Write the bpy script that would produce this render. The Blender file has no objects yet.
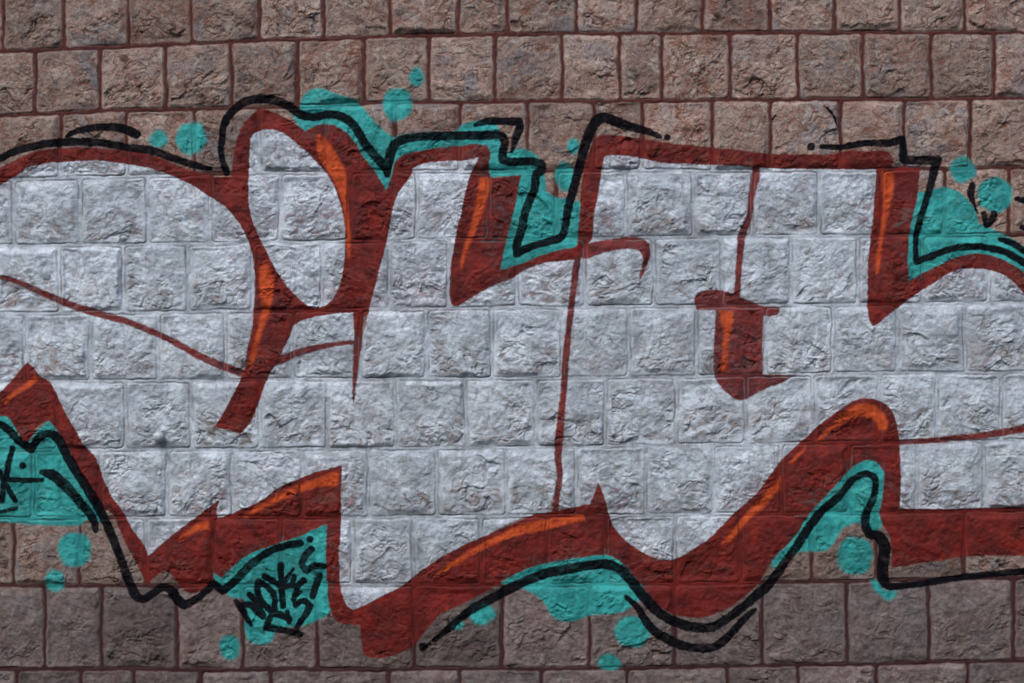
import bpy, math, random
import numpy as np

# ------------------------------------------------------------------ camera, sky, sun, exposure
S = 0.003                      # metres per pixel of the photograph on the wall plane
ZC = 1.50                      # height of the picture centre above the ground
CX, CY = 512.0, 341.5
FACE = 0.008                   # mean relief of the stone faces
scene = bpy.context.scene
COL = scene.collection

cam_d = bpy.data.cameras.new("camera")
cam_d.sensor_width = 23.5
cam_d.lens = 35.0
cam_d.clip_end = 2000
cam = bpy.data.objects.new("camera", cam_d)
COL.objects.link(cam)
DIST = 1024 * S * cam_d.lens / cam_d.sensor_width
cam.location = (0, -DIST - FACE, ZC)
cam.rotation_euler = (math.radians(90), 0, 0)
scene.camera = cam

SUN_EL, SUN_AZ = 56.0, 205.0   # soft light from above, a little from the left
world = bpy.data.worlds.new("World")
scene.world = world
world.use_nodes = True
wn = world.node_tree
wn.nodes.clear()
sky = wn.nodes.new("ShaderNodeTexSky")
sky.sky_type = 'NISHITA'
sky.sun_disc = False
sky.sun_elevation = math.radians(SUN_EL)
sky.sun_rotation = math.radians(SUN_AZ)
bg = wn.nodes.new("ShaderNodeBackground")
bg.inputs['Strength'].default_value = 0.11
wo = wn.nodes.new("ShaderNodeOutputWorld")
wn.links.new(sky.outputs[0], bg.inputs[0])
wn.links.new(bg.outputs[0], wo.inputs[0])

sun_d = bpy.data.lights.new("sun", 'SUN')
sun_d.energy = 1.1
sun_d.angle = math.radians(34)
sun_d.color = (1.0, 0.96, 0.9)
sun = bpy.data.objects.new("sun", sun_d)
COL.objects.link(sun)
# direction TO the sun (x right, y into the wall, z up)
e = math.radians(47)
a = math.radians(-28)          # left of the wall's normal
d = (math.sin(a) * math.cos(e), -math.cos(a) * math.cos(e), math.sin(e))
from mathutils import Vector
sun.rotation_euler = Vector(d).to_track_quat('Z', 'Y').to_euler()
sky.sun_elevation = e
sky.sun_rotation = math.atan2(d[0], d[1])

vs = scene.view_settings
scene.display_settings.display_device = 'sRGB'
vs.view_transform = 'Standard'
vs.look = 'None'
vs.gamma = 1
vs.exposure = 0.95
vs.use_curve_mapping = False

# ------------------------------------------------------------------ noise
rng = np.random.default_rng(7)
PERM = rng.permutation(4096)
GR = rng.normal(size=(4096, 2)).astype(np.float32)
GR /= np.linalg.norm(GR, axis=1, keepdims=True)

def noise(x, y, seed=0):
    xi = np.floor(x).astype(np.int64); yi = np.floor(y).astype(np.int64)
    fx = (x - xi).astype(np.float32); fy = (y - yi).astype(np.float32)
    def g(ix, iy, dx, dy):
        h = PERM[(PERM[(ix + seed * 131) & 4095] + iy) & 4095]
        v = GR[h]
        return v[..., 0] * dx + v[..., 1] * dy
    u = fx * fx * fx * (fx * (fx * 6 - 15) + 10)
    v = fy * fy * fy * (fy * (fy * 6 - 15) + 10)
    a0 = g(xi, yi, fx, fy); b0 = g(xi + 1, yi, fx - 1, fy)
    c0 = g(xi, yi + 1, fx, fy - 1); d0 = g(xi + 1, yi + 1, fx - 1, fy - 1)
    return ((a0 + u * (b0 - a0)) * (1 - v) + (c0 + u * (d0 - c0)) * v) * 1.45

def sstep(a, b, x):
    t = np.clip((x - a) / (b - a), 0, 1)
    return t * t * (3 - 2 * t)

# ------------------------------------------------------------------ courses and joints (in pixels of the photograph)
KX = [-400, 0, 128, 256, 400, 512, 640, 768, 896, 1024, 1424]
JOINTS = [
    [55, 51, 45.5, 40, 35.5, 33.5, 32.8, 32.3, 32, 32, 32],
    [119, 115, 110, 107, 102.5, 101, 100, 99.5, 99, 98, 97],
    [182, 179.5, 176.5, 173, 171.5, 171, 170.8, 170.5, 169.5, 167, 164],
    [248, 246, 245, 243, 240.5, 239, 237.5, 236.5, 235.5, 234.5, 233],
    [316, 314, 312.5, 310.5, 309, 308, 307, 305.5, 304.5, 302.8, 300],
    [383, 382, 381.3, 380.2, 379.5, 378.8, 377.5, 375.5, 373.5, 372, 370],
    [451, 450.5, 450.2, 449.6, 448.8, 448, 446.5, 444.5, 443, 441, 439],
    [520, 519, 518.5, 518, 517.5, 516.8, 515.8, 514.8, 513, 510.5, 508],
    [586, 586, 586.2, 586.2, 586, 585.5, 585, 583.5, 581, 577.5, 574],
    [669, 669.5, 670, 670, 670, 669.5, 668.5, 666.5, 664, 661, 658],
]
for k in range(3):
    JOINTS.insert(0, [v - 66 for v in JOINTS[0]])
for k in range(2):
    JOINTS.append([v + 80 for v in JOINTS[-1]])
ROWS = {
    3: [2, 63, 127.5, 191, 258.5, 323, 390, 458.5, 507, 576.5, 636, 703, 770, 835, 900.5, 965],
    4: [34.5, 99, 165, 230.5, 297, 363.5, 429, 495, 562, 619.5, 662, 730.5, 798.5, 863.5, 932, 995],
    5: [-6, 59.5, 125.5, 193, 259, 327, 393.5, 460.5, 528, 594, 642.5, 712.5, 770.5, 841, 905, 971],
    6: [12.5, 79.5, 147, 210.5, 280, 349.5, 417, 488.5, 556.5, 626.5, 694, 753, 820, 882, 945.5, 1010],
    7: [-6, 59, 123, 187.5, 252, 321.5, 390, 448.5, 517, 584.5, 654.5, 722.5, 791, 859, 924, 990],
    8: [24, 90, 158, 225, 292, 360, 426, 492, 562, 629.5, 697, 766, 833.5, 899, 966],
    9: [-10, 56, 125, 191, 259, 327, 395.5, 466, 536, 606, 677, 746, 814, 880, 938, 1002.5],
    10: [32.5, 100, 167, 232.5, 301, 368.5, 437, 507, 577, 646, 714.5, 782, 850.5, 918, 985],
    11: [13, 79, 145, 212.5, 281, 352, 413, 481, 548, 606, 676, 741, 812.5, 877, 965],
    12: [-30, 44, 101, 176, 242, 317, 413.5, 502, 589.5, 674.5, 763, 847.5, 930, 1015],
    13: [15, 80, 132.5, 200, 270, 388.5, 459, 542, 627, 727, 799, 877, 968],
}
NROW = len(JOINTS) + 1
rr = random.Random(5)
ALLX = []
for r in range(NROW):
    xs = list(ROWS.get(r, []))
    if not xs:
        x = rr.uniform(-10, 30)
        while x < 1024:
            xs.append(x); x += rr.uniform(58, 72)
    while xs[0] > -420:
        xs.insert(0, xs[0] - rr.uniform(60, 71))
    while xs[-1] < 1444:
        xs.append(xs[-1] + rr.uniform(60, 71))
    ALLX.append(np.array(xs))

# ------------------------------------------------------------------ the grid of the wall's face
def axis(lo, f0, f1, hi, fine, coarse):
    a_ = np.arange(f0, lo, -coarse)[1:][::-1]
    b_ = np.arange(f0, f1, fine)
    c_ = np.arange(b_[-1] + coarse, hi, coarse)
    return np.concatenate([a_, b_, c_])
PX = axis(-330, -14, 1038, 1354, 0.8, 4.0)
PY = axis(-200, -12, 695, 841.4, 0.8, 4.0)
NX, NY = len(PX), len(PY)
X, Y = np.meshgrid(PX, PY)
X = X.astype(np.float64); Y = Y.astype(np.float64)

# warped coordinates: joints are never ruler straight
XW = X + 1.3 * noise(X / 41, Y / 37, 1) + 0.8 * noise(X / 9, Y / 9, 2)
YW = Y + 1.0 * noise(X / 60, Y / 30, 3) + 0.8 * noise(X / 9, Y / 9, 4)
row = np.zeros(X.shape, np.int32)
dy = np.full(X.shape, 1e3)
top = np.full(X.shape, -1e4); bot = np.full(X.shape, 1e4)
for j in JOINTS:
    jy = np.interp(XW, KX, j)
    below = YW > jy
    row += below
    dy = np.minimum(dy, np.abs(YW - jy))
    top = np.where(below, np.maximum(top, jy), top)
    bot = np.where(~below, np.minimum(bot, jy), bot)
top = np.where(top < -9e3, bot - 66, top); bot = np.where(bot > 9e3, top + 80, bot)
col = np.zeros(X.shape, np.int32); dx = np.full(X.shape, 1e3)
lft = np.zeros(X.shape); rgt = np.zeros(X.shape)
for r in range(NROW):
    m = row == r
    xs = ALLX[r]
    xv = XW[m]
    i = np.clip(np.searchsorted(xs, xv), 1, len(xs) - 1)
    col[m] = i
    lft[m] = xs[i - 1]; rgt[m] = xs[i]
    dx[m] = np.minimum(np.abs(xv - xs[i - 1]), np.abs(xs[i] - xv))
blk = row * 64 + col
NB = NROW * 64
u = (XW - lft) / (rgt - lft) * 2 - 1
v = (YW - top) / (bot - top) * 2 - 1
R0 = 5.0
dist = np.where((dx < R0) & (dy < R0), R0 - np.hypot(R0 - dx, R0 - dy), np.minimum(dx, dy))

br = np.random.default_rng(21)
def per(lo, hi):
    return br.uniform(lo, hi, NB).astype(np.float32)[blk]
# joint width differs from joint to joint
jw = 1.15 + 0.4 * noise(X / 55 + 3, Y / 55, 5)
edge = sstep(jw - 0.5, jw + 1.6, dist)
margin = per(0.6, 2.6)
rise = sstep(margin, margin + per(3.5, 8), dist - 0.6 + 1.6 * noise(X / 11, Y / 11, 6))

# fracture facets: the lowest / highest of a few tilted planes through warped coordinates
wx = u * 33 + 7 * noise(X / 26, Y / 26, 8) + 3 * noise(X / 11, Y / 11, 9)
wy = v * 33 + 7 * noise(X / 26, Y / 26, 10) + 3 * noise(X / 11, Y / 11, 11)
K = 5
fa = br.uniform(1.5, 6.0, (NB, K)).astype(np.float32)
th = br.uniform(0, 2 * math.pi, (NB, K))
gm = br.uniform(0.03, 0.26, (NB, K))
fx_ = (gm * np.cos(th)).astype(np.float32); fy_ = (gm * np.sin(th)).astype(np.float32)
fac = None
for k in range(K):
    p = fa[blk, k] + fx_[blk, k] * wx + fy_[blk, k] * wy
    fac = p if fac is None else np.minimum(fac, p)
fac = np.clip(fac, -4, 7)
step_ = per(1.6, 3.2)                      # conchoidal ledges
q = (fac + 1.4 * noise(X / 18, Y / 14, 12)) / step_
led = (np.floor(q) + sstep(0.25, 0.95, q - np.floor(q))) * step_
fac = 0.45 * fac + 0.55 * led

ang = per(-0.6, 0.6)
ca, sa = np.cos(ang), np.sin(ang)
RX = X * ca + Y * sa + per(0, 900); RY = (-X * sa + Y * ca) * 1.35 + per(0, 900)
RXw = RX + 6 * noise(RX / 21, RY / 21, 13); RYw = RY + 6 * noise(RX / 21, RY / 21, 14)
def ridge(s, seed):
    return 1 - np.abs(noise(RXw / s, RYw / s, seed)) * 2.0
low = sstep(-0.9, 0.9, v + 0.9 * noise(X / 30, Y / 30, 15))          # the lower half of a block is broken more
rough = 0.08 + 1.0 * sstep(-0.2, 0.45, noise(RX / 33, RY / 33, 16) + 0.25 * v) * per(0.5, 1.25) + 0.4 * low * per(0, 1)
def chips(s_, seed, slope):
    # broken flakes: every jittered cell is a little tilted plane, highest plane wins near its own centre
    gx, gy = RXw / s_, RYw / s_
    bi = np.floor(gx).astype(np.int64); bj = np.floor(gy).astype(np.int64)
    best = np.full(X.shape, 1e3, np.float32); val = np.zeros(X.shape, np.float32)
    for oi in (-1, 0, 1):
        for oj in (-1, 0, 1):
            h = PERM[(PERM[(bi + oi + seed * 97) & 4095] + bj + oj) & 4095]
            px = bi + oi + 0.5 + 0.5 * GR[h, 0]; py = bj + oj + 0.5 + 0.5 * GR[h, 1]
            ex, ey = gx - px, gy - py
            dd = (ex * ex + ey * ey).astype(np.float32)
            k = PERM[(h + 77) & 4095]
            pl = (GR[k, 0] * ex + GR[k, 1] * ey) * slope + 0.5 * GR[PERM[(k + 5) & 4095], 0]
            m_ = dd < best
            best = np.where(m_, dd, best); val = np.where(m_, pl, val)
    return val
rk = 1.2 + 0.75 * ridge(31, 17) + 0.5 * ridge(15, 18) * rough + 0.15 * ridge(8.3, 19) * rough + 0.12 * ridge(4.4, 20) * rough \
    + (1.5 * chips(21, 3, 1.3) + 0.85 * chips(10, 5, 1.2) + 0.35 * chips(5, 7, 1.1)) * rough
rk -= 0.9
# thin wandering cracks and spall lines, in patches
cw = RXw + 5 * noise(RX / 9, RY / 9, 27); cv = RYw + 5 * noise(RX / 9, RY / 9, 28)
def crack(s_, seed, w, thr):
    return (1 - sstep(w * .35, w, np.abs(noise(cw / (s_ * 1.5), cv / s_, seed)))) * sstep(thr, thr + .25, noise(RX / 24 + seed, RY / 20, seed + 50))
crk = np.maximum(np.maximum(crack(17, 61, .075, -.15), 0.9 * crack(9, 62, .10, -.05)), .7 * crack(30, 63, .05, -.3)) * rise
fine = 0.42 * noise(X / 5.1, Y / 5.1, 22) + 0.25 * noise(X / 2.6, Y / 2.6, 23)
dome = per(0.6, 3.2)
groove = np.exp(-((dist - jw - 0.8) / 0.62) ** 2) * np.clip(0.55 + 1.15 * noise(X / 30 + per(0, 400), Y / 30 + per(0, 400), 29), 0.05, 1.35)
H = -0.7 * (1 - edge) - 1.5 * groove + rise * (0.55 * dome + 0.52 * fac + 0.66 * (rk - 1.0)) + edge * 0.2 * noise(X / 6, Y / 6, 24) + (0.35 + 0.75 * rise) * fine * edge
H -= 1.1 * crk * np.clip(rough, .25, 1.1)
H += 0.3 * (1 - edge) * noise(X / 7, Y / 7, 25)
H += edge * per(-0.4, 0.5)
H = np.where(dist < 6, np.minimum(H, 0.7 + 1.35 * np.maximum(dist - 1.0, 0)), H)
H = np.where(H > 3.2, 3.2 + (H - 3.2) * 0.55, H)
# places on the broken stone that the spray never reached
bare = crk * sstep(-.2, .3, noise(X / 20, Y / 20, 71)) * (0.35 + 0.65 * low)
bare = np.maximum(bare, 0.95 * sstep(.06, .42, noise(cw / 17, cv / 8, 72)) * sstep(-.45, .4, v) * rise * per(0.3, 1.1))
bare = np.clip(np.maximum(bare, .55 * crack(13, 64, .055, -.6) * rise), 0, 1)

mort = 1 - sstep(jw - 0.1, jw + 1.0, dist + 0.35 * noise(X / 5, Y / 5, 26))

# ------------------------------------------------------------------ paint: outlines traced on the wall
def P(s):
    return np.array([[float(c) for c in t.split(',')] for t in s.split()])

def smooth_closed(p, n=4, sharp=48):
    N = len(p); out = []
    tan = np.zeros_like(p)
    for i in range(N):
        a_ = p[i] - p[i - 1]; b_ = p[(i + 1) % N] - p[i]
        la, lb = np.hypot(*a_) + 1e-9, np.hypot(*b_) + 1e-9
        c = np.clip(np.dot(a_, b_) / (la * lb), -1, 1)
        if math.degrees(math.acos(c)) < sharp:
            t = a_ / la + b_ / lb
            tan[i] = t / (np.hypot(*t) + 1e-9)
    for i in range(N):
        A, B = p[i], p[(i + 1) % N]
        L = np.hypot(*(B - A))
        ta, tb = tan[i] * L, tan[(i + 1) % N] * L
        if not ta.any(): ta = (B - A)
        if not tb.any(): tb = (B - A)
        for k in range(n):
            t = k / n
            out.append((2*t**3-3*t*t+1)*A + (t**3-2*t*t+t)*ta + (-2*t**3+3*t*t)*B + (t**3-t*t)*tb)
    return np.array(out)

CAP = 8.0
def sdf_poly(p):
    p = smooth_closed(p)
    sd = np.full(X.shape, CAP, np.float32)
    par = np.zeros(X.shape, bool)
    N = len(p)
    for i in range(N):
        (x0, y0), (x1, y1) = p[i], p[(i + 1) % N]
        c0 = np.searchsorted(PX, min(x0, x1) - CAP); c1 = np.searchsorted(PX, max(x0, x1) + CAP)
        r0 = np.searchsorted(PY, min(y0, y1) - CAP); r1 = np.searchsorted(PY, max(y0, y1) + CAP)
        if c1 > c0 and r1 > r0:
            gx = PX[None, c0:c1] - x0; gy = PY[r0:r1, None] - y0
            ex, ey = x1 - x0, y1 - y0
            t = np.clip((gx * ex + gy * ey) / (ex * ex + ey * ey + 1e-12), 0, 1)
            dd = np.hypot(gx - t * ex, gy - t * ey)
            sd[r0:r1, c0:c1] = np.minimum(sd[r0:r1, c0:c1], dd)
        lo, hi = min(y0, y1), max(y0, y1)
        ra = np.searchsorted(PY, lo); rb = np.searchsorted(PY, hi)
        for r in range(ra, rb):
            xc = x0 + (PY[r] - y0) / (y1 - y0) * (x1 - x0)
            par[r, np.searchsorted(PX, xc):] ^= True
    return np.where(par, -sd, sd)

def sdf_stroke(p):
    """p: x,y,half width per point"""
    q = []
    for i in range(len(p) - 1):
        A, B = p[i], p[i + 1]
        pa = p[i - 1] if i else A; pb = p[i + 2] if i + 2 < len(p) else B
        def tang(a0, b0, c0):
            d1, d2 = b0[:2] - a0[:2], c0[:2] - b0[:2]
            l1, l2 = np.hypot(*d1), np.hypot(*d2)
            if l1 < 1e-6 or l2 < 1e-6: return None
            if np.dot(d1, d2) / (l1 * l2) < 0.35: return None
            t_ = d1 / l1 + d2 / l2
            return t_ / np.hypot(*t_)
        L = np.hypot(*(B[:2] - A[:2])) + 1e-9
        ta = tang(pa, A, B); tb = tang(A, B, pb)
        ta = (B[:2] - A[:2]) if ta is None else ta * L
        tb = (B[:2] - A[:2]) if tb is None else tb * L
        for k in range(4):
            t = k / 4
            xy = (2*t**3-3*t*t+1)*A[:2] + (t**3-2*t*t+t)*ta + (-2*t**3+3*t*t)*B[:2] + (t**3-t*t)*tb
            q.append([xy[0], xy[1], A[2] + (B[2] - A[2]) * t])
    q.append(list(p[-1]))
    sd = np.full(X.shape, CAP, np.float32)
    for i in range(max(1, len(q) - 1)):
        x0, y0, w0 = q[i]; x1, y1, w1 = q[min(i + 1, len(q) - 1)]
        m = max(w0, w1) + CAP
        c0 = np.searchsorted(PX, min(x0, x1) - m); c1 = np.searchsorted(PX, max(x0, x1) + m)
        r0 = np.searchsorted(PY, min(y0, y1) - m); r1 = np.searchsorted(PY, max(y0, y1) + m)
        if c1 <= c0 or r1 <= r0: continue
        gx = PX[None, c0:c1] - x0; gy = PY[r0:r1, None] - y0
        ex, ey = x1 - x0, y1 - y0
        t = np.clip((gx * ex + gy * ey) / (ex * ex + ey * ey + 1e-12), 0, 1)
        dd = np.hypot(gx - t * ex, gy - t * ey) - (w0 + (w1 - w0) * t)
        sd[r0:r1, c0:c1] = np.minimum(sd[r0:r1, c0:c1], dd)
    return sd

def sdf_dot(cx, cy, rx, ry, seed):
    dxx, dyy = (X - cx) / rx, (Y - cy) / ry
    d_ = (np.hypot(dxx, dyy) - 1) * (rx + ry) / 2 + 1.6 * noise((X + seed * 17) / 13, Y / 13, 31 + seed % 7)
    return np.clip(d_, -CAP, CAP).astype(np.float32)

SHAPES = []     # (class, name, label, sdf)
def poly(cl, name, label, s):
    SHAPES.append((cl, name, label, sdf_poly(P(s))))
def stroke(cl, name, label, *ss):
    d_ = None
    for s in ss:
        k = sdf_stroke(P(s)); d_ = k if d_ is None else np.minimum(d_, k)
    SHAPES.append((cl, name, label, d_))
def dot(cl, name, label, cx, cy, rx, ry):
    SHAPES.append((cl, name, label, sdf_dot(cx, cy, rx, ry, len(SHAPES))))

# --- teal halo behind the letters
T = 'teal'
poly(T, 'teal_halo', 'teal sprayed patch under the black line at the top between the two upright letters',
 "289,111 298,116 300,104 305,93 315,88 325,89 340,95 352,99 362,106 370,116 380,127 393,137 400,135 420,133 440,132 457,130 462,124 475,121 492,121 498,126 500,140 507,155 510,151 523,148.6 537,155 543,166 545,178 547,191 557,197 566,198 572,196 575,202 582,200 590,250 575,262 550,266 525,275 502,285 480,240 480,200 470,160 420,157 385,198 340,145 310,140")
poly(T, 'teal_halo', 'teal sprayed patch by the dark arch at the upper right edge',
 "917,193 925,191 936,188 946.7,187 959,191 969,201 977,212 979,222 988,226 1000,232 1012,238 1024,246 1090,278 1090,330 1024,295 970,266 908,285 890,250 900,215")
poly(T, 'teal_halo', 'teal sprayed patch at the lower left edge under the red peak',
 "-60,425 0,414 8,416 22,438 28,441 48,419 60,436 92,498 104,520 97,523 85,520 80,526 50,526 20,524 0,522 -60,520")
poly(T, 'teal_halo', 'teal sprayed patch carrying the small black tag',
 "212,566 213,578 222,590 231,598 243,599 245,612 244,628 247,638 252,643 262,645 272,641 275,632 286,628 303,626 312,623 320,619 329,613 331,600 337,560 335,515 300,530 256,545 230,565 222,572")
poly(T, 'teal_halo', 'teal sprayed patch under the black line at the bottom middle',
 "500,583 512,586 525,590 538,597 546,606 552,616 563,622 578,620 595,615 612,614 628,609 636,601 645,601 652,599 650,585 630,565 612,550 590,550 540,560 500,576")
poly(T, 'teal_halo', 'teal sprayed patch inside the red loop at the lower right',
 "770,563 774,569 780,564 790,557 801,552 818,552 830,548 838,536 846,527 856,523 866,527 873,533 879,531 884,520 892,480 870,445 840,465 800,510 785,540")
poly(T, 'teal_drip', None, "871,581 876,580 881,584 884,590 892,591 898,592 896,598 888,601 880,595 874,590")
DOTS = [(158.5,138.5,9,9,'small teal dot beside a larger one at the upper left'),
 (191,138,15.5,17,'large teal dot at the upper left beside the black line end'),
 (397.5,104,14.5,17,'large teal dot at the top crossing a mortar line'),
 (416,76.5,7.5,9.5,'small teal dot, highest on the wall'),
 (573,146,6.5,7.5,'small teal dot beside the slanted black line at the top middle'),
 (565,176,9.5,15,'tall teal dot under the small one at the top middle'),
 (963.7,169.5,13,13.5,'teal dot at the upper right crossing a mortar line'),
 (996,194.5,18,18,'large teal dot over black scribble at the upper right'),
 (74,550,17,17,'large teal dot under the left teal patch'),
 (54.5,581,10,10.5,'small teal dot below the large one at the lower left'),
 (229.5,648,10.5,12,'teal dot below the small black tag'),
 (481,614,13,11,'teal dot under the lower black line left of the middle'),
 (458,624,6,6,'faint teal speck under the lower black line'),
 (632,632,18,15.5,'large teal dot at the bottom middle beside the double black line'),
 (609,663,12,8.5,'faint teal dot at the very bottom'),
 (855,556,18,19.5,'large teal dot inside the lower right loop')]
for cx, cy, rx, ry, lb in DOTS:
    dot(T, 'teal_dot', lb, cx, cy, rx, ry)

# --- dark red body behind the silver
R = 'red'
poly(R, 'red_outline', 'dark red outline round the first two letters',
 "-60,215 -40,195 -20,178 0,167 15,160 30,153 45,149.5 60,148 85,147 110,149 130,150 150,154 170,162 190,170 205,174 220,177 231,176 232,165 234,150 240,130 248,118 256,111 262,109 275,112 290,120 305,131 312,127 320,124 332,125 343,130 355,142 362,155 370,165 378,176 386,190 391,176 393,165 398,158 405,154 420,151 440,147 460,145.5 478,144 487,145.5 490,152 489,172 491,177 521,174.7 515,207 507,237 500,270 520,264 545,254 577,247 600,247 600,270 458,320 430,320 366,316 330,330 310,330 298,345 285,355 277,363 268,377 262,392 256,410 250,423 240,434 225,429 213,427 222,415 232,395 241,369 246,345 240,300 200,220 100,180 0,200 -60,240")
poly(R, 'red_outline', 'dark red band under the letters along the bottom',
 "-60,440 -60,380 27,345 60,380 130,500 150,540 220,480 350,450 360,590 420,560 560,500 600,460 660,540 740,490 800,430 860,390 890,395 905,420 910,500 1090,495 1090,557 1024,556 965,557 930,562 905,566 892,568 891,540 885,528 880,515 882,500 884,485 883,470 876,462 866,461 855,466 845,475 835,486 822,500 808,517 800,530 790,543 775,557 766,570 758,585 745,597 730,608 715,614 700,618 685,617 670,613 660,607 650,597 640,585 630,572 620,562 610,556 590,556 570,559 550,563 530,568 512,576 495,587 475,598 455,608 440,615 432,623 425,632 415,645 405,651 390,657 372,658 363,655 361,640 360,625 345,624 338,622 331,610 327,590 326,560 327,525 320,527 300,536 275,545 256,551 242,559 232,568 222,578 213,573 212,580 205,588 195,594 185,592 177,583 172,575 165,570 155,577 147,585 141,575 133,558 126,545 118,528 110,512 98,508 92,498 80,475 70,455 60,438 55,428 48,421 40,424 32,435 28,443 22,440 15,428 8,418 0,416 -60,425")
poly(R, 'red_outline', 'dark red outline round the third letter',
 "577,256 577,247 580,210 582,180 587,157 594.5,140 600,134 615,135 640,138 670,143 700,146 730,149 768,153.5 800,154 830,154 845,151 870,151 888,152 893,158 893,166 921,168 919,185 917,200 912,220 909,240 908,260 909,282 925,272 940,265 955,258 970,254 985,254 1000,258 1015,266 1024,272 1090,320 1090,365 1024,310 960,310 873,327 860,300 850,190 620,190 610,262")

# --- silver letter faces
V = 'silver'
poly(V, 'silver_face', 'silver upper face of the leftmost letter above the thin red line',
 "-60,235 -30,205 0,185 10,178 22,172 25,168.5 40,164 60,162 95,160.5 120,163 150,168 172,176 190,184 207,195 225,207 238,222 245,235 250,248 254,270 254,290 253,310 252,330 248,345 243,372 230,368 210,361 190,351 150,331 125,321 95,313 70,305 40,292 15,281 0,277 -60,264")
poly(V, 'silver_face', 'silver oval of the second letter',
 "252,135 258,131 270,129 283,133 295,142 310,155 322,168 326,173 333,185 339,200 344,222 345,240 344,262 341,280 336,293 329,303 320,307 312,307 304,303 293,293 280,277 268,255 258,235 250,212 248,190 248.5,165 250,145")
poly(V, 'silver_face', 'broad silver face left of the long red drip',
 "-60,262 0,277 40,292 95,313 150,331 190,351 243,373 236,388 222,415 213,428 225,430 240,435 250,423 256,410 262,392 268,377 277,363 281,355 290,335 294,325 310,318 335,314 353,312.5 354,330 361,341 365,325 370,305 376,282 382,260 388,235 392,212 397,195 405,183 412,172 413,167.5 420,164 440,161 460,160.5 479,157.5 474,167 471,172 464,200 457,230 452,255 450,280 450,300 453,306 458,305.5 470,299 485,289.5 500,283 512,279 520,273 530,268 545,263 560,261 577,259 574,285 571,310 566,345 564,390 559,440 558,460 557,495 555,511.5 548,512 530,516 512,522.5 485,536 460,547 440,558 420,572 400,587 380,597 365,605 353,610 347,606 341,590 339,560 341,519 341,495 342,465 320,471 300,478 275,490 262,500 250,506 240,510 228,515 217,519 216,510 221,498 205,510 192,520 175,533 160,545 148,556 143,545 130,527 122,511 112,498 103,480 95,458 85,447 75,430 65,412 57,397 50,384 40,376 27,362 20,369 10,381 0,392 -60,430")
poly(V, 'silver_face', 'broad silver face right of the long red drip',
 "577,255 591,240 594,215 598,195 602,171 604,157 612,155 640,158 660,162 700,164 740,166 762,167.5 800,168.5 877,169.5 875,200 872,230 869,260 868,290 868,310 870,322 873,326 878,324 890,314 905,303 920,292 935,282 950,273 962,269 985,269 1000,273 1015,283 1024,293 1090,350 1090,420 1024,429 901,443 898,430 894,415 886,404 875,399 865,398.5 852,402 840,410 825,421 810,434 795,448 780,462 768,478 760,490 750,500 735,513 722,526 710,538 695,548 680,557 668,560.5 655,558 640,551 625,540 613,525 608,510 604,496 598,482 595,492 590,504 570,508 555,511.5 557,495 558,460 559,440 564,390 566,345 571,310 574,285")
poly(V, 'silver_face', 'silver face under the thin red line at the right edge',
 "900,443 1024,430 1090,421 1090,506 1024,507 935,509 900,508.5 901,480")

# --- dark red lines over the silver
L = 'redline'
stroke(L, 'red_line', 'thin dark red line curving down across the leftmost letter',
 "-60,262,2.5 0,277,2.5 15,281,2.7 40,292,3.3 70,305,3.6 95,313,3.8 125,321,3.3 150,331,3.2 172,341,3.2 190,351,3.4 210,361,3.8 230,369,4 246,375,4")
stroke(L, 'red_line', 'long thin red drip down the middle',
 "578,255,3.6 574,285,3.4 571,310,3.2 568,335,3.3 565,370,3.6 564,390,3.2 562,408,3.5 559,440,4.4 558,460,3.5 560,475,3 557,495,3.2 555,514,3.2")
stroke(L, 'red_line', 'red drip ending in the small red plug',
 "756,160,4 756,175,4 752,195,3.3 750,215,3.4 742,236,4.2 740,255,3.6 738,275,3.2 737,297,3.2")
poly(L, 'red_line', 'red arm hooking down over the silver', "560,256 577,246 590,243 610,239 630,236.5 643,238.5 650,244 650.5,255 646,268 639,284 639.5,276 642,266 642.5,257 638,250.5 630,249 615,250.5 600,254 590,258 585,258 570,259 555,262")
stroke(L, 'red_line', 'short red line joining the stem to the second letter', "272,362,4 283,359,4 295,353.5,3.6 320,347,2.8 340,343.5,2.3 356,342,2.2")
stroke(L, 'red_line', 'short red drip with a pointed end', "357.5,305,4.2 357.5,325,4 357.5,342,4 355.5,365,3 354,385,1.8 353.2,402,0.4")
poly(L, 'red_plug', 'small red plug with a flat cap inside the third letter', "694,300 697,294 705,290.5 715,289.5 728,292 738,296 750,301 766,306.5 776,306 780,308.5 780,312 776,315 764,316 763,345 763,374 780,374.5 798,374.5 792,378 780,384 768,388 757,393 748,399 742,401 732,397 722,388 715,376 714,345 716,310 705,310 697,309")
stroke(L, 'red_line', 'thin red line running to the right edge', "896,443,3 920,441.5,3 950,439,3 975,436.5,3.2 1000,433,3.6 1024,429,3.8 1090,421,3.8")

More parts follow.
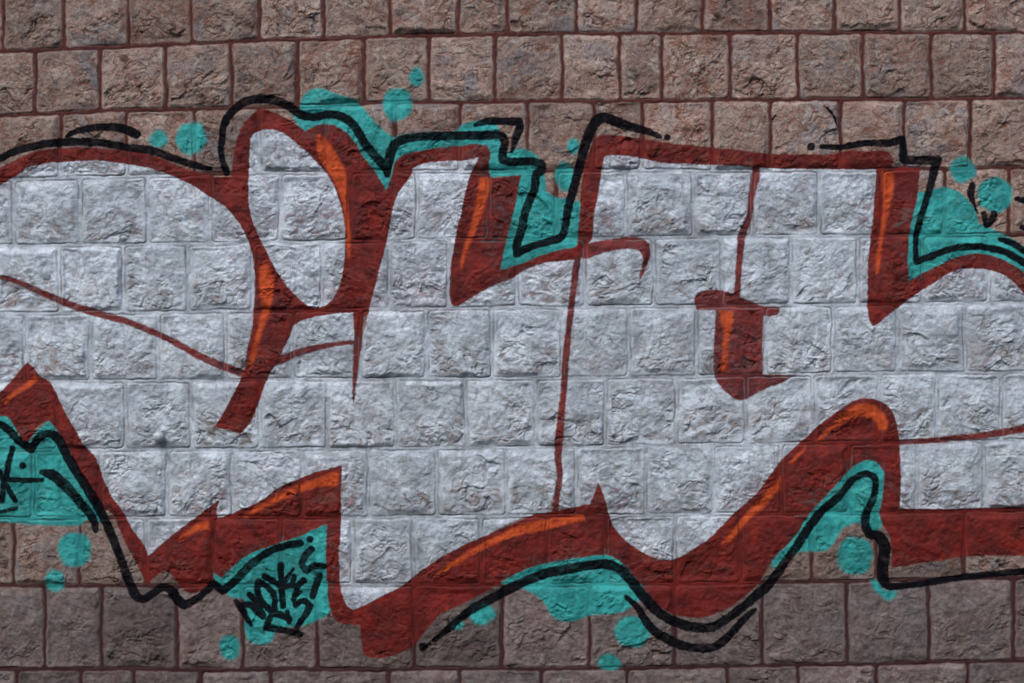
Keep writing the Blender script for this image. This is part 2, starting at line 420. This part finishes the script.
# --- orange highlights
O = 'orange'
for s in (
 "316,137 320,134 327,140 335,152 342,164 346,175 347,200 350,235 349,258 346.5,250 345,225 343,207 338,190 330,174 322,162 317,150",
 "480,178 487,177 491,180 489,190 482,212 475,232 468,248 461,270 461,258 467,238 472,220 476,200",
 "258,267 264,264 270,269 273,290 270,308 264,325 259,343 253,362 249,367 251,355 256,335 260,318 262,302 259,285",
 "883,172 893,171 895,180 893,195 889,212 885,230 882,248 878,272 876,274 877,255 881,232 884,205 883,185",
 "720,311 733,311 733,322 730,335 728,350 726,372 721,372 723,345 724,330 721,320",
 "34,375 37,380 30,386 22,391 12,398 4,404 3,402 10,394 20,387 29,379",
 "208,521 209,529 195,532 180,541 176,539 190,529 200,522",
 "243,517 250,511 265,502 280,493 300,485 320,477 339,471 338,486 320,487 300,492 280,501 265,508 252,516 246,519",
 "436,576 445,567 460,557 480,545 500,535 512,529 530,523 548,520 565,517 583,515 585,521 570,524 550,529 530,533 512,537 495,544 475,554 455,566",
 "781,477 780,488 772,498 764,508 752,518 742,528 733,539 722,544 725,539 735,528 746,515 757,503 768,491",
 "817,441 825,432 835,422 845,412 855,406 865,404 877,407 885,415 888,424 887,430 880,430 877,422 870,418 860,416 848,421 835,428 825,437",
 "789,463 797,455 806,447 804,452 797,458 793,464"):
    poly(O, 'orange_highlight', None, s)

# --- black line work
B = 'black'
stroke(B, 'black_line', 'black line arching over the leftmost letter', "-60,195,3.5 -20,168,3.5 0,158,3.8 15,151,4 40,145,4 60,142,4.2 95,142,4 125,147,4 150,150,4 175,159,4 195,165,3.5 210,169,2.5")
stroke(B, 'black_line', 'short thick black bar above the arching line at the upper left', "66,136,2 70,133,3 80,130,3.6 105,127,4 125,129,4.6 136,134,4.8")
stroke(B, 'black_line', 'zigzag black line along the top of the letters', "226,172,3.6 221,155,3 222,138,3.5 224,125,4 232,111,4.5 245,101,4.5 258,98.5,4.5 275,100,4.5 290,107,4.5 300,114,4.5 312,116.5,4 330,114,4.5 345,118,4.5 355,127,4.5 364,142,4.5 374,155,4.5 384,166,5 387,173,4 391,152,5 396,143,5 410,138,4.5 435,136,4.5 460,135.5,4.5 485,135.5,4.5 502,136,4.5 504.5,142,4.3 502.5,152,4.2 502.5,160,4.5 512,162,4.2 532,161,4.2 541.5,164,4.6 541.5,171,4 537,173,4.5 535,187,4 526,209,4.3 521,232,4.5 516.5,244.5,4.5 517.5,253,4.8 530,247,4 550,241,4 561,237,4.2 564.6,229.5,4 568,209.6,4.3 576,180,4.5 582,157,4.8 587,140,5 593,126,5.5 602,117,5.5 615,121,5 630,126,4.5 645,130,4 656,135,3 660,137,2")
stroke(B, 'black_line', 'short black hook above the zigzag line', "475,125,2 485,121.5,3.6 505,121,4 519,121.2,4.2 519.8,127.4,4.3 516,137.4,4 511.8,151,1.8")
stroke(B, 'black_line', 'stepped black line over the right letter running down to the edge', "822,146.5,2.6 840,147,3 865,143,3.5 890,143,4 903,139,4 904,150,4.5 904,159,4.8 915,160,4.5 938,160,5 935.5,168,4.4 931,185,4 926,202,3.4 919,225,3.4 916,245,2.8 917,262,3.4 932,256,3.6 951,249,3.6 969,246.7,3.6 990,247.7,3.6 1008,253,3.6 1024,262,3.8 1090,300,3.8")
stroke(B, 'black_line', 'short second black line at the right edge', "1001,238.5,2.5 1012,242.5,3.6 1024,250,3.6 1080,280,3.6")
for sc_, lb in (("973.3,185,3.4 971.6,193,4 972.8,200,2.8 975,205,1.4 978.2,213,1.1", 'black squiggle left of the large teal dot at the upper right'),
                ("984.6,214,3 985.7,219,3 987.4,225,3.2 989.8,224,3.2 994.6,214,3.8", 'black hook under the large teal dot at the upper right'),
                ("1017.5,198.8,2.4 1024,200,3.6 1032,202,3.6", 'short black mark right of the large teal dot at the right edge'),
                ("1022.6,227,2.6 1030,229,3", 'black speck at the right edge below the teal dots'),
                ("824,106,0.6 831,112,1.6 836,121,1.3 839,128,0.4", 'faint dark scratch on a bare stone'),
                ("773,119,1.2 776,115,1", None)):
    stroke(B, 'black_scribble', lb, sc_)
stroke(B, 'black_line', 'long black line from the left edge under the red band to the tag', "-60,420,4 0,425,4 9,431,4.3 19,441.6,4.4 30,449,4.6 33,445,4 40.4,436.4,4 49,433.7,4.2 58,440,4.8 65,454,4.8 77,473,4.8 89.6,492.6,5 100,512,5 107,527,4.6 116,547,4.5 124,568,4.5 130,585,5 137,597,4.5 144,599,4.5 152,594,4 162,588,4 170,590,4.5 177,600,5 183,605,4.5 193,601,4 205,592,3.5 213,584,4 222,591,4.5 231.7,584,4.2 246,569.3,4.3 258,558.5,4 273,550,4 287,545.7,4 300,543.4,3.8")
stroke(B, 'black_line', 'tapered black stroke across the lower left teal patch', "41,472.4,3 51,475,5.6 65,486,5.8 79,502,5 92,519,4.6 95,530,3.4")
stroke(B, 'black_tag', 'black hand written letter and dot on the left teal patch', "11.4,448.7,3.2 8,466,3.2 6,480,3", "3.5,479.4,3 21,480.3,2.8 41,480.3,2.6", "5,484,2.8 15,501,2.8", "0,471.5,2.6 2.6,480,2.6 1.8,501,3.2", "0,512,2.2 15.8,508.4,2.2", "22.5,465.3,3.6 22.6,465.4,3.6")
stroke(B, 'black_tag', 'small black hand written tag on a teal patch',
 "235.9,602.1,3.2 241.7,609.4,4 246,618,3.4 250.5,624.8,2.4", "241.7,605.5,3 249,605,3.4 256.4,611,3.8 262,616.7,3.4", "249,594.8,2.8 256.4,603.6,3.2 263,616,3.2",
 "258.5,581.6,3.8 256.8,590.4,3.4 261.5,602,3.4 271,611,3.4", "258.5,581.6,3.4 266.6,587.5,3.2 272.8,594,3.2 274,611,3.4", "264.4,576.5,3.4 272.5,581.6,3.4 280.5,586.7,3",
 "280.5,565.5,3.3 281.2,587.5,3.3 282.4,606.5,3.2", "293,569,1.8 286.4,578.7,2.8 283,585,2.8", "293.7,576.5,2.8 291.5,586,3", "280.5,587,3 294.4,586,2.8",
 "303.2,580.9,3.6 297.3,586.7,3 294.4,596.2,3 300,592.5,2.2", "293,600,3 295,605.8,3 303.2,601.4,3.2 309.8,606.5,3.6 306,613.8,3.4 299.5,622.6,3.4 296.5,628,3",
 "287,613,2.8 288.6,622,2.8", "271,613.8,3 279,615,3.6 288.6,619.5,3.8", "269.5,618,3 265.9,628,3.4 278.3,630,3.4 291.5,632,3.6 299,635.2,3.8",
 "311.3,549.4,4 304.7,556.7,3.8 301.8,565,3.8 306,570.6,3.8 315,566,3.8 323.7,566.2,3.4", "319.3,575.7,3.6 315.6,586,3.8 312,596.3,3.8", "310,539.2,3.4 310.1,539.2,3.4")
stroke(B, 'black_line', 'long black line along the lower edge looping up at the right', "434,641,2.6 450,627,4 470,611,4.4 490,600,4.8 512,588,5 530,580,5 550,573,5 575,568,5 605,564.5,5 620,570,5 630,580,5.4 640,592,5.4 652,606,5.4 665,617,5 680,624,5 700,628,5 713,627,5 728,618,4.5 745,606,4.5 760,593,5 768,587,5 775,577,4.5 785,563,4.5 798,545,4.5 808,530,4.5 820,514,4.4 838,497,4 848,486,4 856,478,3.6 866,474,3.5 874,477,3.5 876,485,3.5 873,500,4 867,514,4.2 866,525,4.4 870,534,5 880,537,5.6 885,548,6 884,565,6 884,580,5.6 888,586,4 905,586,3.6 930,583,3.4 960,578,3.4 990,575,3.4 1024,571.5,3.8 1090,565,3.8")
stroke(B, 'black_line', 'short second black line looping under the first at the bottom middle', "626,597,2.2 638,608,3.4 644,618,4 653,630,4.5 665,638,4.8 680,645,4.8 700,648.5,4.2 715,647,4.4 728,637,4.4 740,624,4 750,614,3 756,610,1.8")
for cx, cy, r_, lb in ((668, 137, 3.2, 'black paint dot at the end of the zigzag line'), (811, 146.5, 4, 'black paint dot beside the stepped line'), (423, 648, 4, 'black paint dot at the foot of the lower black line')):
    dot(B, 'black_dot', lb, cx, cy, r_, r_)

ORDER = ['teal', 'red', 'silver', 'redline', 'orange', 'black']
wob = 0.55 * noise(X / 6, Y / 6, 41) + 0.35 * noise(X / 2.7, Y / 2.7, 42)
wob += 0.35 * noise(X / 17, Y / 17, 43)
CLS = {c: np.full(X.shape, CAP, np.float32) for c in ORDER}
owner = np.full((NY - 1, NX - 1), -1, np.int32)
for c in ORDER:
    for i, (cl, nm, lb, sd) in enumerate(SHAPES):
        if cl != c: continue
        sd = np.clip(sd + wob * (1.5 if nm == 'teal_dot' else 1.0), -CAP, CAP).astype(np.float32)
        CLS[c] = np.minimum(CLS[c], np.clip(sd * .62, -CAP, CAP) if nm in ('teal_dot', 'teal_drip') else sd)
        fc = 0.25 * (sd[:-1, :-1] + sd[1:, :-1] + sd[:-1, 1:] + sd[1:, 1:])
        owner[fc < 0] = i

# ------------------------------------------------------------------ materials
def nd(nt, typ, **kw):
    n = nt.nodes.new(typ)
    for k, v_ in kw.items():
        setattr(n, k, v_)
    return n

def wall_material():
    m = bpy.data.materials.new("painted_stone")
    m.use_nodes = True
    nt = m.node_tree; nt.nodes.clear()
    lk = nt.links.new
    out = nd(nt, 'ShaderNodeOutputMaterial'); bs = nd(nt, 'ShaderNodeBsdfPrincipled')
    lk(bs.outputs[0], out.inputs[0])
    co = nd(nt, 'ShaderNodeTexCoord').outputs['Object']
    def attr(n):
        return nd(nt, 'ShaderNodeAttribute', attribute_name=n)
    def noi(scale, detail=4, rough_=0.55, dist_=0.0, vec=None, off=0):
        n = nd(nt, 'ShaderNodeTexNoise')
        n.inputs['Scale'].default_value = scale; n.inputs['Detail'].default_value = detail
        n.inputs['Roughness'].default_value = rough_; n.inputs['Distortion'].default_value = dist_
        mp = nd(nt, 'ShaderNodeMapping'); mp.inputs['Location'].default_value = (off, off * 1.7, off * .6)
        lk(vec or co, mp.inputs[0]); lk(mp.outputs[0], n.inputs['Vector'])
        return n.outputs['Fac']
    def ss(x, a_, b_):
        n = nd(nt, 'ShaderNodeMapRange', interpolation_type='SMOOTHSTEP')
        lk(x, n.inputs[0])
        n.inputs[1].default_value = a_; n.inputs[2].default_value = b_
        return n.outputs[0]
    def mth(op, a_, b_=None):
        n = nd(nt, 'ShaderNodeMath', operation=op)
        for i_, q_ in enumerate((a_, b_)):
            if q_ is None: continue
            if isinstance(q_, (int, float)): n.inputs[i_].default_value = q_
            else: lk(q_, n.inputs[i_])
        return n.outputs[0]
    def mix(f, a_, b_, mode='MIX'):
        n = nd(nt, 'ShaderNodeMix', data_type='RGBA', blend_type=mode)
        if isinstance(f, (int, float)): n.inputs[0].default_value = f
        else: lk(f, n.inputs[0])
        for sock, q_ in ((n.inputs[6], a_), (n.inputs[7], b_)):
            if isinstance(q_, tuple): sock.default_value = (*q_, 1)
            else: lk(q_, sock)
        return n.outputs[2]
    tone = nd(nt, 'ShaderNodeSeparateXYZ'); lk(attr('tone').outputs['Vector'], tone.inputs[0])
    ta, tb, tc = tone.outputs
    # --- bare stone
    c = mix(ss(noi(9, 6, .68, .8), .38, .62), STONE_A, STONE_B)
    c = mix(mth('MULTIPLY', ss(noi(8, 7, .72, 1.6, off=3), .48, .60), mth('ADD', ta, 0.15)), c, STONE_RUST)
    c = mix(mth('MULTIPLY', ss(noi(8, 7, .7, 1.2, off=7), .48, .60), mth('ADD', tb, 0.1)), c, STONE_GREY)
    c = mix(mth('MULTIPLY', ss(noi(24, 6, .72, .9, off=11), .52, .64), 0.7), c, STONE_PALE)
    c = mix(mth('MULTIPLY', ss(noi(36, 6, .72, 1.8, off=15), .54, .64), 0.7), c, STONE_DARK)
    c = mix(mth('MULTIPLY', ss(noi(170, 4, .7, .5, off=19), .53, .68), 0.6), c, STONE_PALE)
    c = mix(mth('MULTIPLY', ss(noi(140, 4, .7, .8, off=23), .55, .68), 0.65), c, STONE_DARK)
    gr_ = noi(260, 2, .5, 0, off=91)
    c = mix(mth('MULTIPLY', ss(gr_, .60, .68), .55), c, STONE_PALE)
    c = mix(mth('MULTIPLY', ss(gr_, .40, .32), .6), c, STONE_DARK)
    # lower courses: greyer stone, with weaker light low down put into the colour
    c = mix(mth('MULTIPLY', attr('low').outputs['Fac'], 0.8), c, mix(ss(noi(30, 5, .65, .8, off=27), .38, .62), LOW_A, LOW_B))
    bright = mth('ADD', mth('MULTIPLY', tc, 0.44), 0.78)
    vm = nd(nt, 'ShaderNodeVectorMath', operation='SCALE'); lk(c, vm.inputs[0]); lk(bright, vm.inputs['Scale'])
    c = vm.outputs[0]
    crk_ = attr('crack').outputs['Fac']; bare_ = attr('bare').outputs['Fac']; gro_ = attr('groove').outputs['Fac']
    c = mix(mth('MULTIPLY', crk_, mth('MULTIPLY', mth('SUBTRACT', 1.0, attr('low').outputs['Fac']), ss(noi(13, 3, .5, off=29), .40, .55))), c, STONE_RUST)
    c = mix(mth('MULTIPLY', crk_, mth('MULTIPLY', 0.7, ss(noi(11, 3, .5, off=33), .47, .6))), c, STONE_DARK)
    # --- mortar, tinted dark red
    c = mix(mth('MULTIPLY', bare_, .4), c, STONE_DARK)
    mor = mix(ss(noi(40, 4, .6), .35, .7), MORTAR_A, MORTAR_B)
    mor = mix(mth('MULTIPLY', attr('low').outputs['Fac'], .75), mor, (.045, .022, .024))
    mf = attr('mortar').outputs['Fac']
    c = mix(mf, c, mor)
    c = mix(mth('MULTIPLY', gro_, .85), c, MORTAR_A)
    # --- coats of paint
    speck = mth('MULTIPLY', mth('SUBTRACT', noi(420, 2, .6, off=31), 0.5), 3.4)
    speck2 = mth('MULTIPLY', mth('SUBTRACT', noi(120, 3, .6, off=35), 0.5), 2.2)
    wear = noi(22, 6, .68, 1.0, off=39)
    wear2 = noi(75, 5, .68, .8, off=43)
    def coat(base, name, colr, soft, thin_lo, thin_hi, opac):
        s_ = mth('ADD', mth('ADD', attr(name).outputs['Fac'], mth('MULTIPLY', speck, soft * .55)), mth('MULTIPLY', speck2, .5))
        f = ss(s_, soft, -soft)
        th_ = ss(wear2 if name == 'silver' else wear, thin_lo, thin_hi)
        f = mth('MULTIPLY', f, mth('SUBTRACT', 1.0, mth('MAXIMUM', mth('MULTIPLY', bare_, .64 if name == 'silver' else .18), mth('MULTIPLY', gro_, {'silver': .42, 'black': .08}.get(name, .38)))))
        f = mth('MULTIPLY', f, mth('SUBTRACT', opac, mth('MULTIPLY', th_, 1 - opac + .25)))
        return mix(f, base, colr), f
    def vary(a_, b_, sc, off):
        return mix(ss(noi(sc, 5, .62, .8, off=off), .34, .68), a_, b_)
    c, f_t = coat(c, 'teal', vary(TEAL_A, TEAL_B, 18, 51), 1.5, .60, .78, .98)
    c, f_r = coat(c, 'red', vary(RED_A, RED_B, 16, 55), 1.0, .66, .82, .985)
    c, f_s = coat(c, 'silver', mix(mth('MULTIPLY', ss(noi(17, 7, .74, 1.9, off=61), .50, .60), .55), mix(mth('ADD', mth('MULTIPLY', ss(noi(11, 6, .7, .9, off=59), .36, .64), .7), mth('MULTIPLY', tb, .3)), SILVER_A, SILVER_B), SILVER_C), .8, .57, .70, .93)
    c, f_l = coat(c, 'redline', vary(RED_A, RED_B, 16, 63), 1.0, .66, .8, .97)
    c, f_o = coat(c, 'orange', vary(ORANGE_A, ORANGE_B, 30, 67), 2.1, .60, .78, .96)
    c, f_k = coat(c, 'black', vary(BLACK_A, BLACK_B, 26, 71), .8, .72, .84, .99)
    lk(c, bs.inputs['Base Color'])
    inv = lambda q_: mth('SUBTRACT', 1.0, q_)
    chrome = mth('MULTIPLY', mth('MULTIPLY', f_s, inv(f_l)), mth('MULTIPLY', inv(f_o), inv(f_k)))
    lk(mth('MULTIPLY', chrome, 0.30), bs.inputs['Metallic'])
    anyp = mth('MAXIMUM', mth('MAXIMUM', f_t, f_r), f_l)
    lk(mth('SUBTRACT', mth('SUBTRACT', 0.88, mth('MULTIPLY', anyp, .26)), mth('MULTIPLY', chrome, .22)), bs.inputs['Roughness'])
    lk(mth('SUBTRACT', 0.2, mth('MULTIPLY', f_k, .17)), bs.inputs['Specular IOR Level'])
    # grain finer than the mesh
    b1 = nd(nt, 'ShaderNodeBump'); b1.inputs['Strength'].default_value = 0.9; b1.inputs['Distance'].default_value = 0.003
    hsum = mth('ADD', mth('MULTIPLY', noi(150, 6, .72, .5, off=81), 1.0), mth('MULTIPLY', noi(420, 4, .7, 0, off=85), .45))
    lk(hsum, b1.inputs['Height']); lk(b1.outputs[0], bs.inputs['Normal'])
    return m

STONE_A, STONE_B = (.29, .182, .142), (.42, .290, .232)
STONE_RUST, STONE_GREY = (.25, .105, .068), (.235, .205, .205)
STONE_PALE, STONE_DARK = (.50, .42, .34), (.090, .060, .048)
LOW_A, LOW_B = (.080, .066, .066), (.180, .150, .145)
MORTAR_A, MORTAR_B = (.080, .022, .018), (.130, .037, .030)
TEAL_A, TEAL_B = (.020, .26, .245), (.048, .47, .43)
RED_A, RED_B = (.105, .009, .008), (.225, .017, .010)
SILVER_A, SILVER_B = (.40, .445, .48), (.79, .86, .915)
SILVER_C = (.30, .315, .325)
ORANGE_A, ORANGE_B = (.50, .062, .014), (.70, .105, .022)
BLACK_A, BLACK_B = (.003, .003, .005), (.009, .009, .012)
MAT = wall_material()

# ------------------------------------------------------------------ meshes: the wall's face split into bare stone and each painted part
VX = (X - CX) * S
VZ = ZC - (Y - CY) * S
VY = -H * S
CO = np.stack([VX, VY, VZ], -1).reshape(-1, 3).astype(np.float32)
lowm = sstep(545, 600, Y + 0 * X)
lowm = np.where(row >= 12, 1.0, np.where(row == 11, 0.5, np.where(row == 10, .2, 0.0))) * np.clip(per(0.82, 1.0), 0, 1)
tone = np.stack([br.random(NB)[blk], br.random(NB)[blk], br.random(NB)[blk]], -1).reshape(-1, 3).astype(np.float32)
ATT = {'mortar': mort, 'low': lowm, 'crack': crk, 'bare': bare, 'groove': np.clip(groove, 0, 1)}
ATT.update(CLS)
ATT = {k: np.ascontiguousarray(v_, dtype=np.float32).reshape(-1) for k, v_ in ATT.items()}
ii = np.arange(NX * NY, dtype=np.int32).reshape(NY, NX)
QUADS = np.stack([ii[1:, :-1], ii[1:, 1:], ii[:-1, 1:], ii[:-1, :-1]], -1)

def grid_mesh(name, mask):
    q_ = QUADS[mask]
    used, inv = np.unique(q_, return_inverse=True)
    me = bpy.data.meshes.new(name)
    me.vertices.add(len(used)); me.vertices.foreach_set('co', CO[used].reshape(-1))
    nf = len(q_)
    me.loops.add(nf * 4); me.loops.foreach_set('vertex_index', inv.reshape(-1).astype(np.int32))
    me.polygons.add(nf)
    me.polygons.foreach_set('loop_start', np.arange(0, nf * 4, 4, dtype=np.int32))
    for k, arr in ATT.items():
        me.attributes.new(k, 'FLOAT', 'POINT').data.foreach_set('value', arr[used])
    me.attributes.new('tone', 'FLOAT_VECTOR', 'POINT').data.foreach_set('vector', tone[used].reshape(-1))
    me.update(calc_edges=True)
    me.polygons.foreach_set('use_smooth', np.ones(nf, bool))
    me.materials.append(MAT)
    return me

def link(name, me, parent=None, label=None, loc=None):
    o = bpy.data.objects.new(name, me); COL.objects.link(o)
    if parent: o.parent = parent
    if label: o['label'] = label
    return o

# the ground at the foot of the wall (below the frame)
def flat_material(name, a_, b_, sc):
    m = bpy.data.materials.new(name); m.use_nodes = True
    nt = m.node_tree; bs = nt.nodes['Principled BSDF']
    n = nt.nodes.new('ShaderNodeTexNoise'); n.inputs['Scale'].default_value = sc; n.inputs['Detail'].default_value = 8
    t_ = nt.nodes.new('ShaderNodeTexCoord'); nt.links.new(t_.outputs['Object'], n.inputs['Vector'])
    r_ = nt.nodes.new('ShaderNodeValToRGB')
    r_.color_ramp.elements[0].color = (*a_, 1); r_.color_ramp.elements[1].color = (*b_, 1)
    r_.color_ramp.elements[0].position = .35; r_.color_ramp.elements[1].position = .65
    nt.links.new(n.outputs['Fac'], r_.inputs[0]); nt.links.new(r_.outputs[0], bs.inputs['Base Color'])
    bs.inputs['Roughness'].default_value = .9
    return m
gm_ = bpy.data.meshes.new('ground')
gm_.from_pydata([(-600, -600, 0), (600, -600, 0), (600, 600, 0), (-600, 600, 0)], [], [(0, 1, 2, 3)])
gm_.materials.append(flat_material('asphalt', (.04, .04, .042), (.065, .063, .06), 14))
g_ = link('ground', gm_); g_['kind'] = 'structure'
# unseen bank added behind the camera to block low sky and dim the wall's foot
tm_ = bpy.data.meshes.new('added_bank')
tv, tf = [], []
prof_ = [(-6.2, -.05), (-6.6, .5), (-7.4, 1.9), (-8.0, 3.5), (-8.7, 5.2), (-9.6, 6.2), (-13, 7.0), (-40, 7.6), (-200, 7.0), (-400, -1)]
xs_ = np.linspace(-60, 60, 61)
for i_, (py_, pz_) in enumerate(prof_):
    for x_ in xs_:
        w_ = math.sin(x_ * .7 + i_) * .18 + math.sin(x_ * 1.9 + i_ * 2.3) * .1
        tv.append((x_, py_ + w_ * .5, pz_ + (w_ * .8 if 0 < i_ < 9 else 0)))
nx_ = len(xs_)
for i_ in range(len(prof_) - 1):
    for k in range(nx_ - 1):
        tf.append((i_ * nx_ + k, i_ * nx_ + k + 1, (i_ + 1) * nx_ + k + 1, (i_ + 1) * nx_ + k))
tm_.from_pydata(tv, [], tf)
tm_.materials.append(flat_material('added_bank_earth', (.035, .04, .022), (.075, .07, .045), 3))
t_o = link('added_bank', tm_); t_o['kind'] = 'structure'

wall = bpy.data.objects.new('graffiti_wall', None); COL.objects.link(wall)  # root of the whole stone block wall, paint included
wall['label'] = 'rough split-face stone block wall covered in silver, red and teal graffiti lettering'
wall['category'] = 'painted wall'
link('stonework', grid_mesh('stonework', owner < 0), wall, 'bare reddish brown split-face blocks with dark red mortar')
# body of the wall behind its face
bx0, bx1 = VX[0, 0], VX[0, -1]; bz1 = VZ[0, 0]; bz0 = VZ[-1, 0]
yb0, yb1 = 0.012, 0.30
bm_ = bpy.data.meshes.new('wall_body')
vv = [(bx0, yb0, bz0), (bx1, yb0, bz0), (bx1, yb0, bz1), (bx0, yb0, bz1), (bx0, yb1, bz0), (bx1, yb1, bz0), (bx1, yb1, bz1), (bx0, yb1, bz1)]
bm_.from_pydata(vv, [], [(0, 1, 2, 3), (5, 4, 7, 6), (0, 4, 5, 1), (3, 2, 6, 7), (0, 3, 7, 4), (1, 5, 6, 2)])
bm_.materials.append(flat_material('wall_core', (.12, .09, .08), (.2, .16, .14), 20))
link('wall_core', bm_, wall)

for i, (cl, nm, lb, sd) in enumerate(SHAPES):
    msk = owner == i
    if msk.any():
        link(nm, grid_mesh(nm, msk), wall, lb)

# round bolt head standing out of one silver stone
import bmesh
bm = bmesh.new()
prof = [(0.0, .0165), (.0045, .0162), (.009, .0148), (.013, .012), (.0158, .0075), (.0168, .002), (.0165, -.004), (.015, -.012)]
seg = 32
rings = []
for r_, h_ in prof:
    if r_ == 0:
        rings.append([bm.verts.new((0, -h_, 0))])
    else:
        rings.append([bm.verts.new((r_ * math.cos(2 * math.pi * k / seg), -h_, r_ * math.sin(2 * math.pi * k / seg))) for k in range(seg)])
for k in range(seg):
    bm.faces.new((rings[0][0], rings[1][(k + 1) % seg], rings[1][k]))
    for r0_, r1_ in zip(rings[1:], rings[2:]):
        bm.faces.new((r0_[k], r0_[(k + 1) % seg], r1_[(k + 1) % seg], r1_[k]))
bmesh.ops.recalc_face_normals(bm, faces=bm.faces)
me = bpy.data.meshes.new('bolt_head'); bm.to_mesh(me); bm.free()
for p_ in me.polygons: p_.use_smooth = True
m = flat_material('painted_bolt', (.42, .44, .46), (.58, .61, .64), 60)
m.node_tree.nodes['Principled BSDF'].inputs['Metallic'].default_value = .2
m.node_tree.nodes['Principled BSDF'].inputs['Roughness'].default_value = .5
me.materials.append(m)
bo = link('bolt_head', me, wall, 'round grey bolt head sticking out of a silver stone')
ri, ci = np.searchsorted(PY, 436.5), np.searchsorted(PX, 159.2)
bo.location = ((159.2 - CX) * S, VY[ri, ci] - 0.009, ZC - (436.5 - CY) * S)
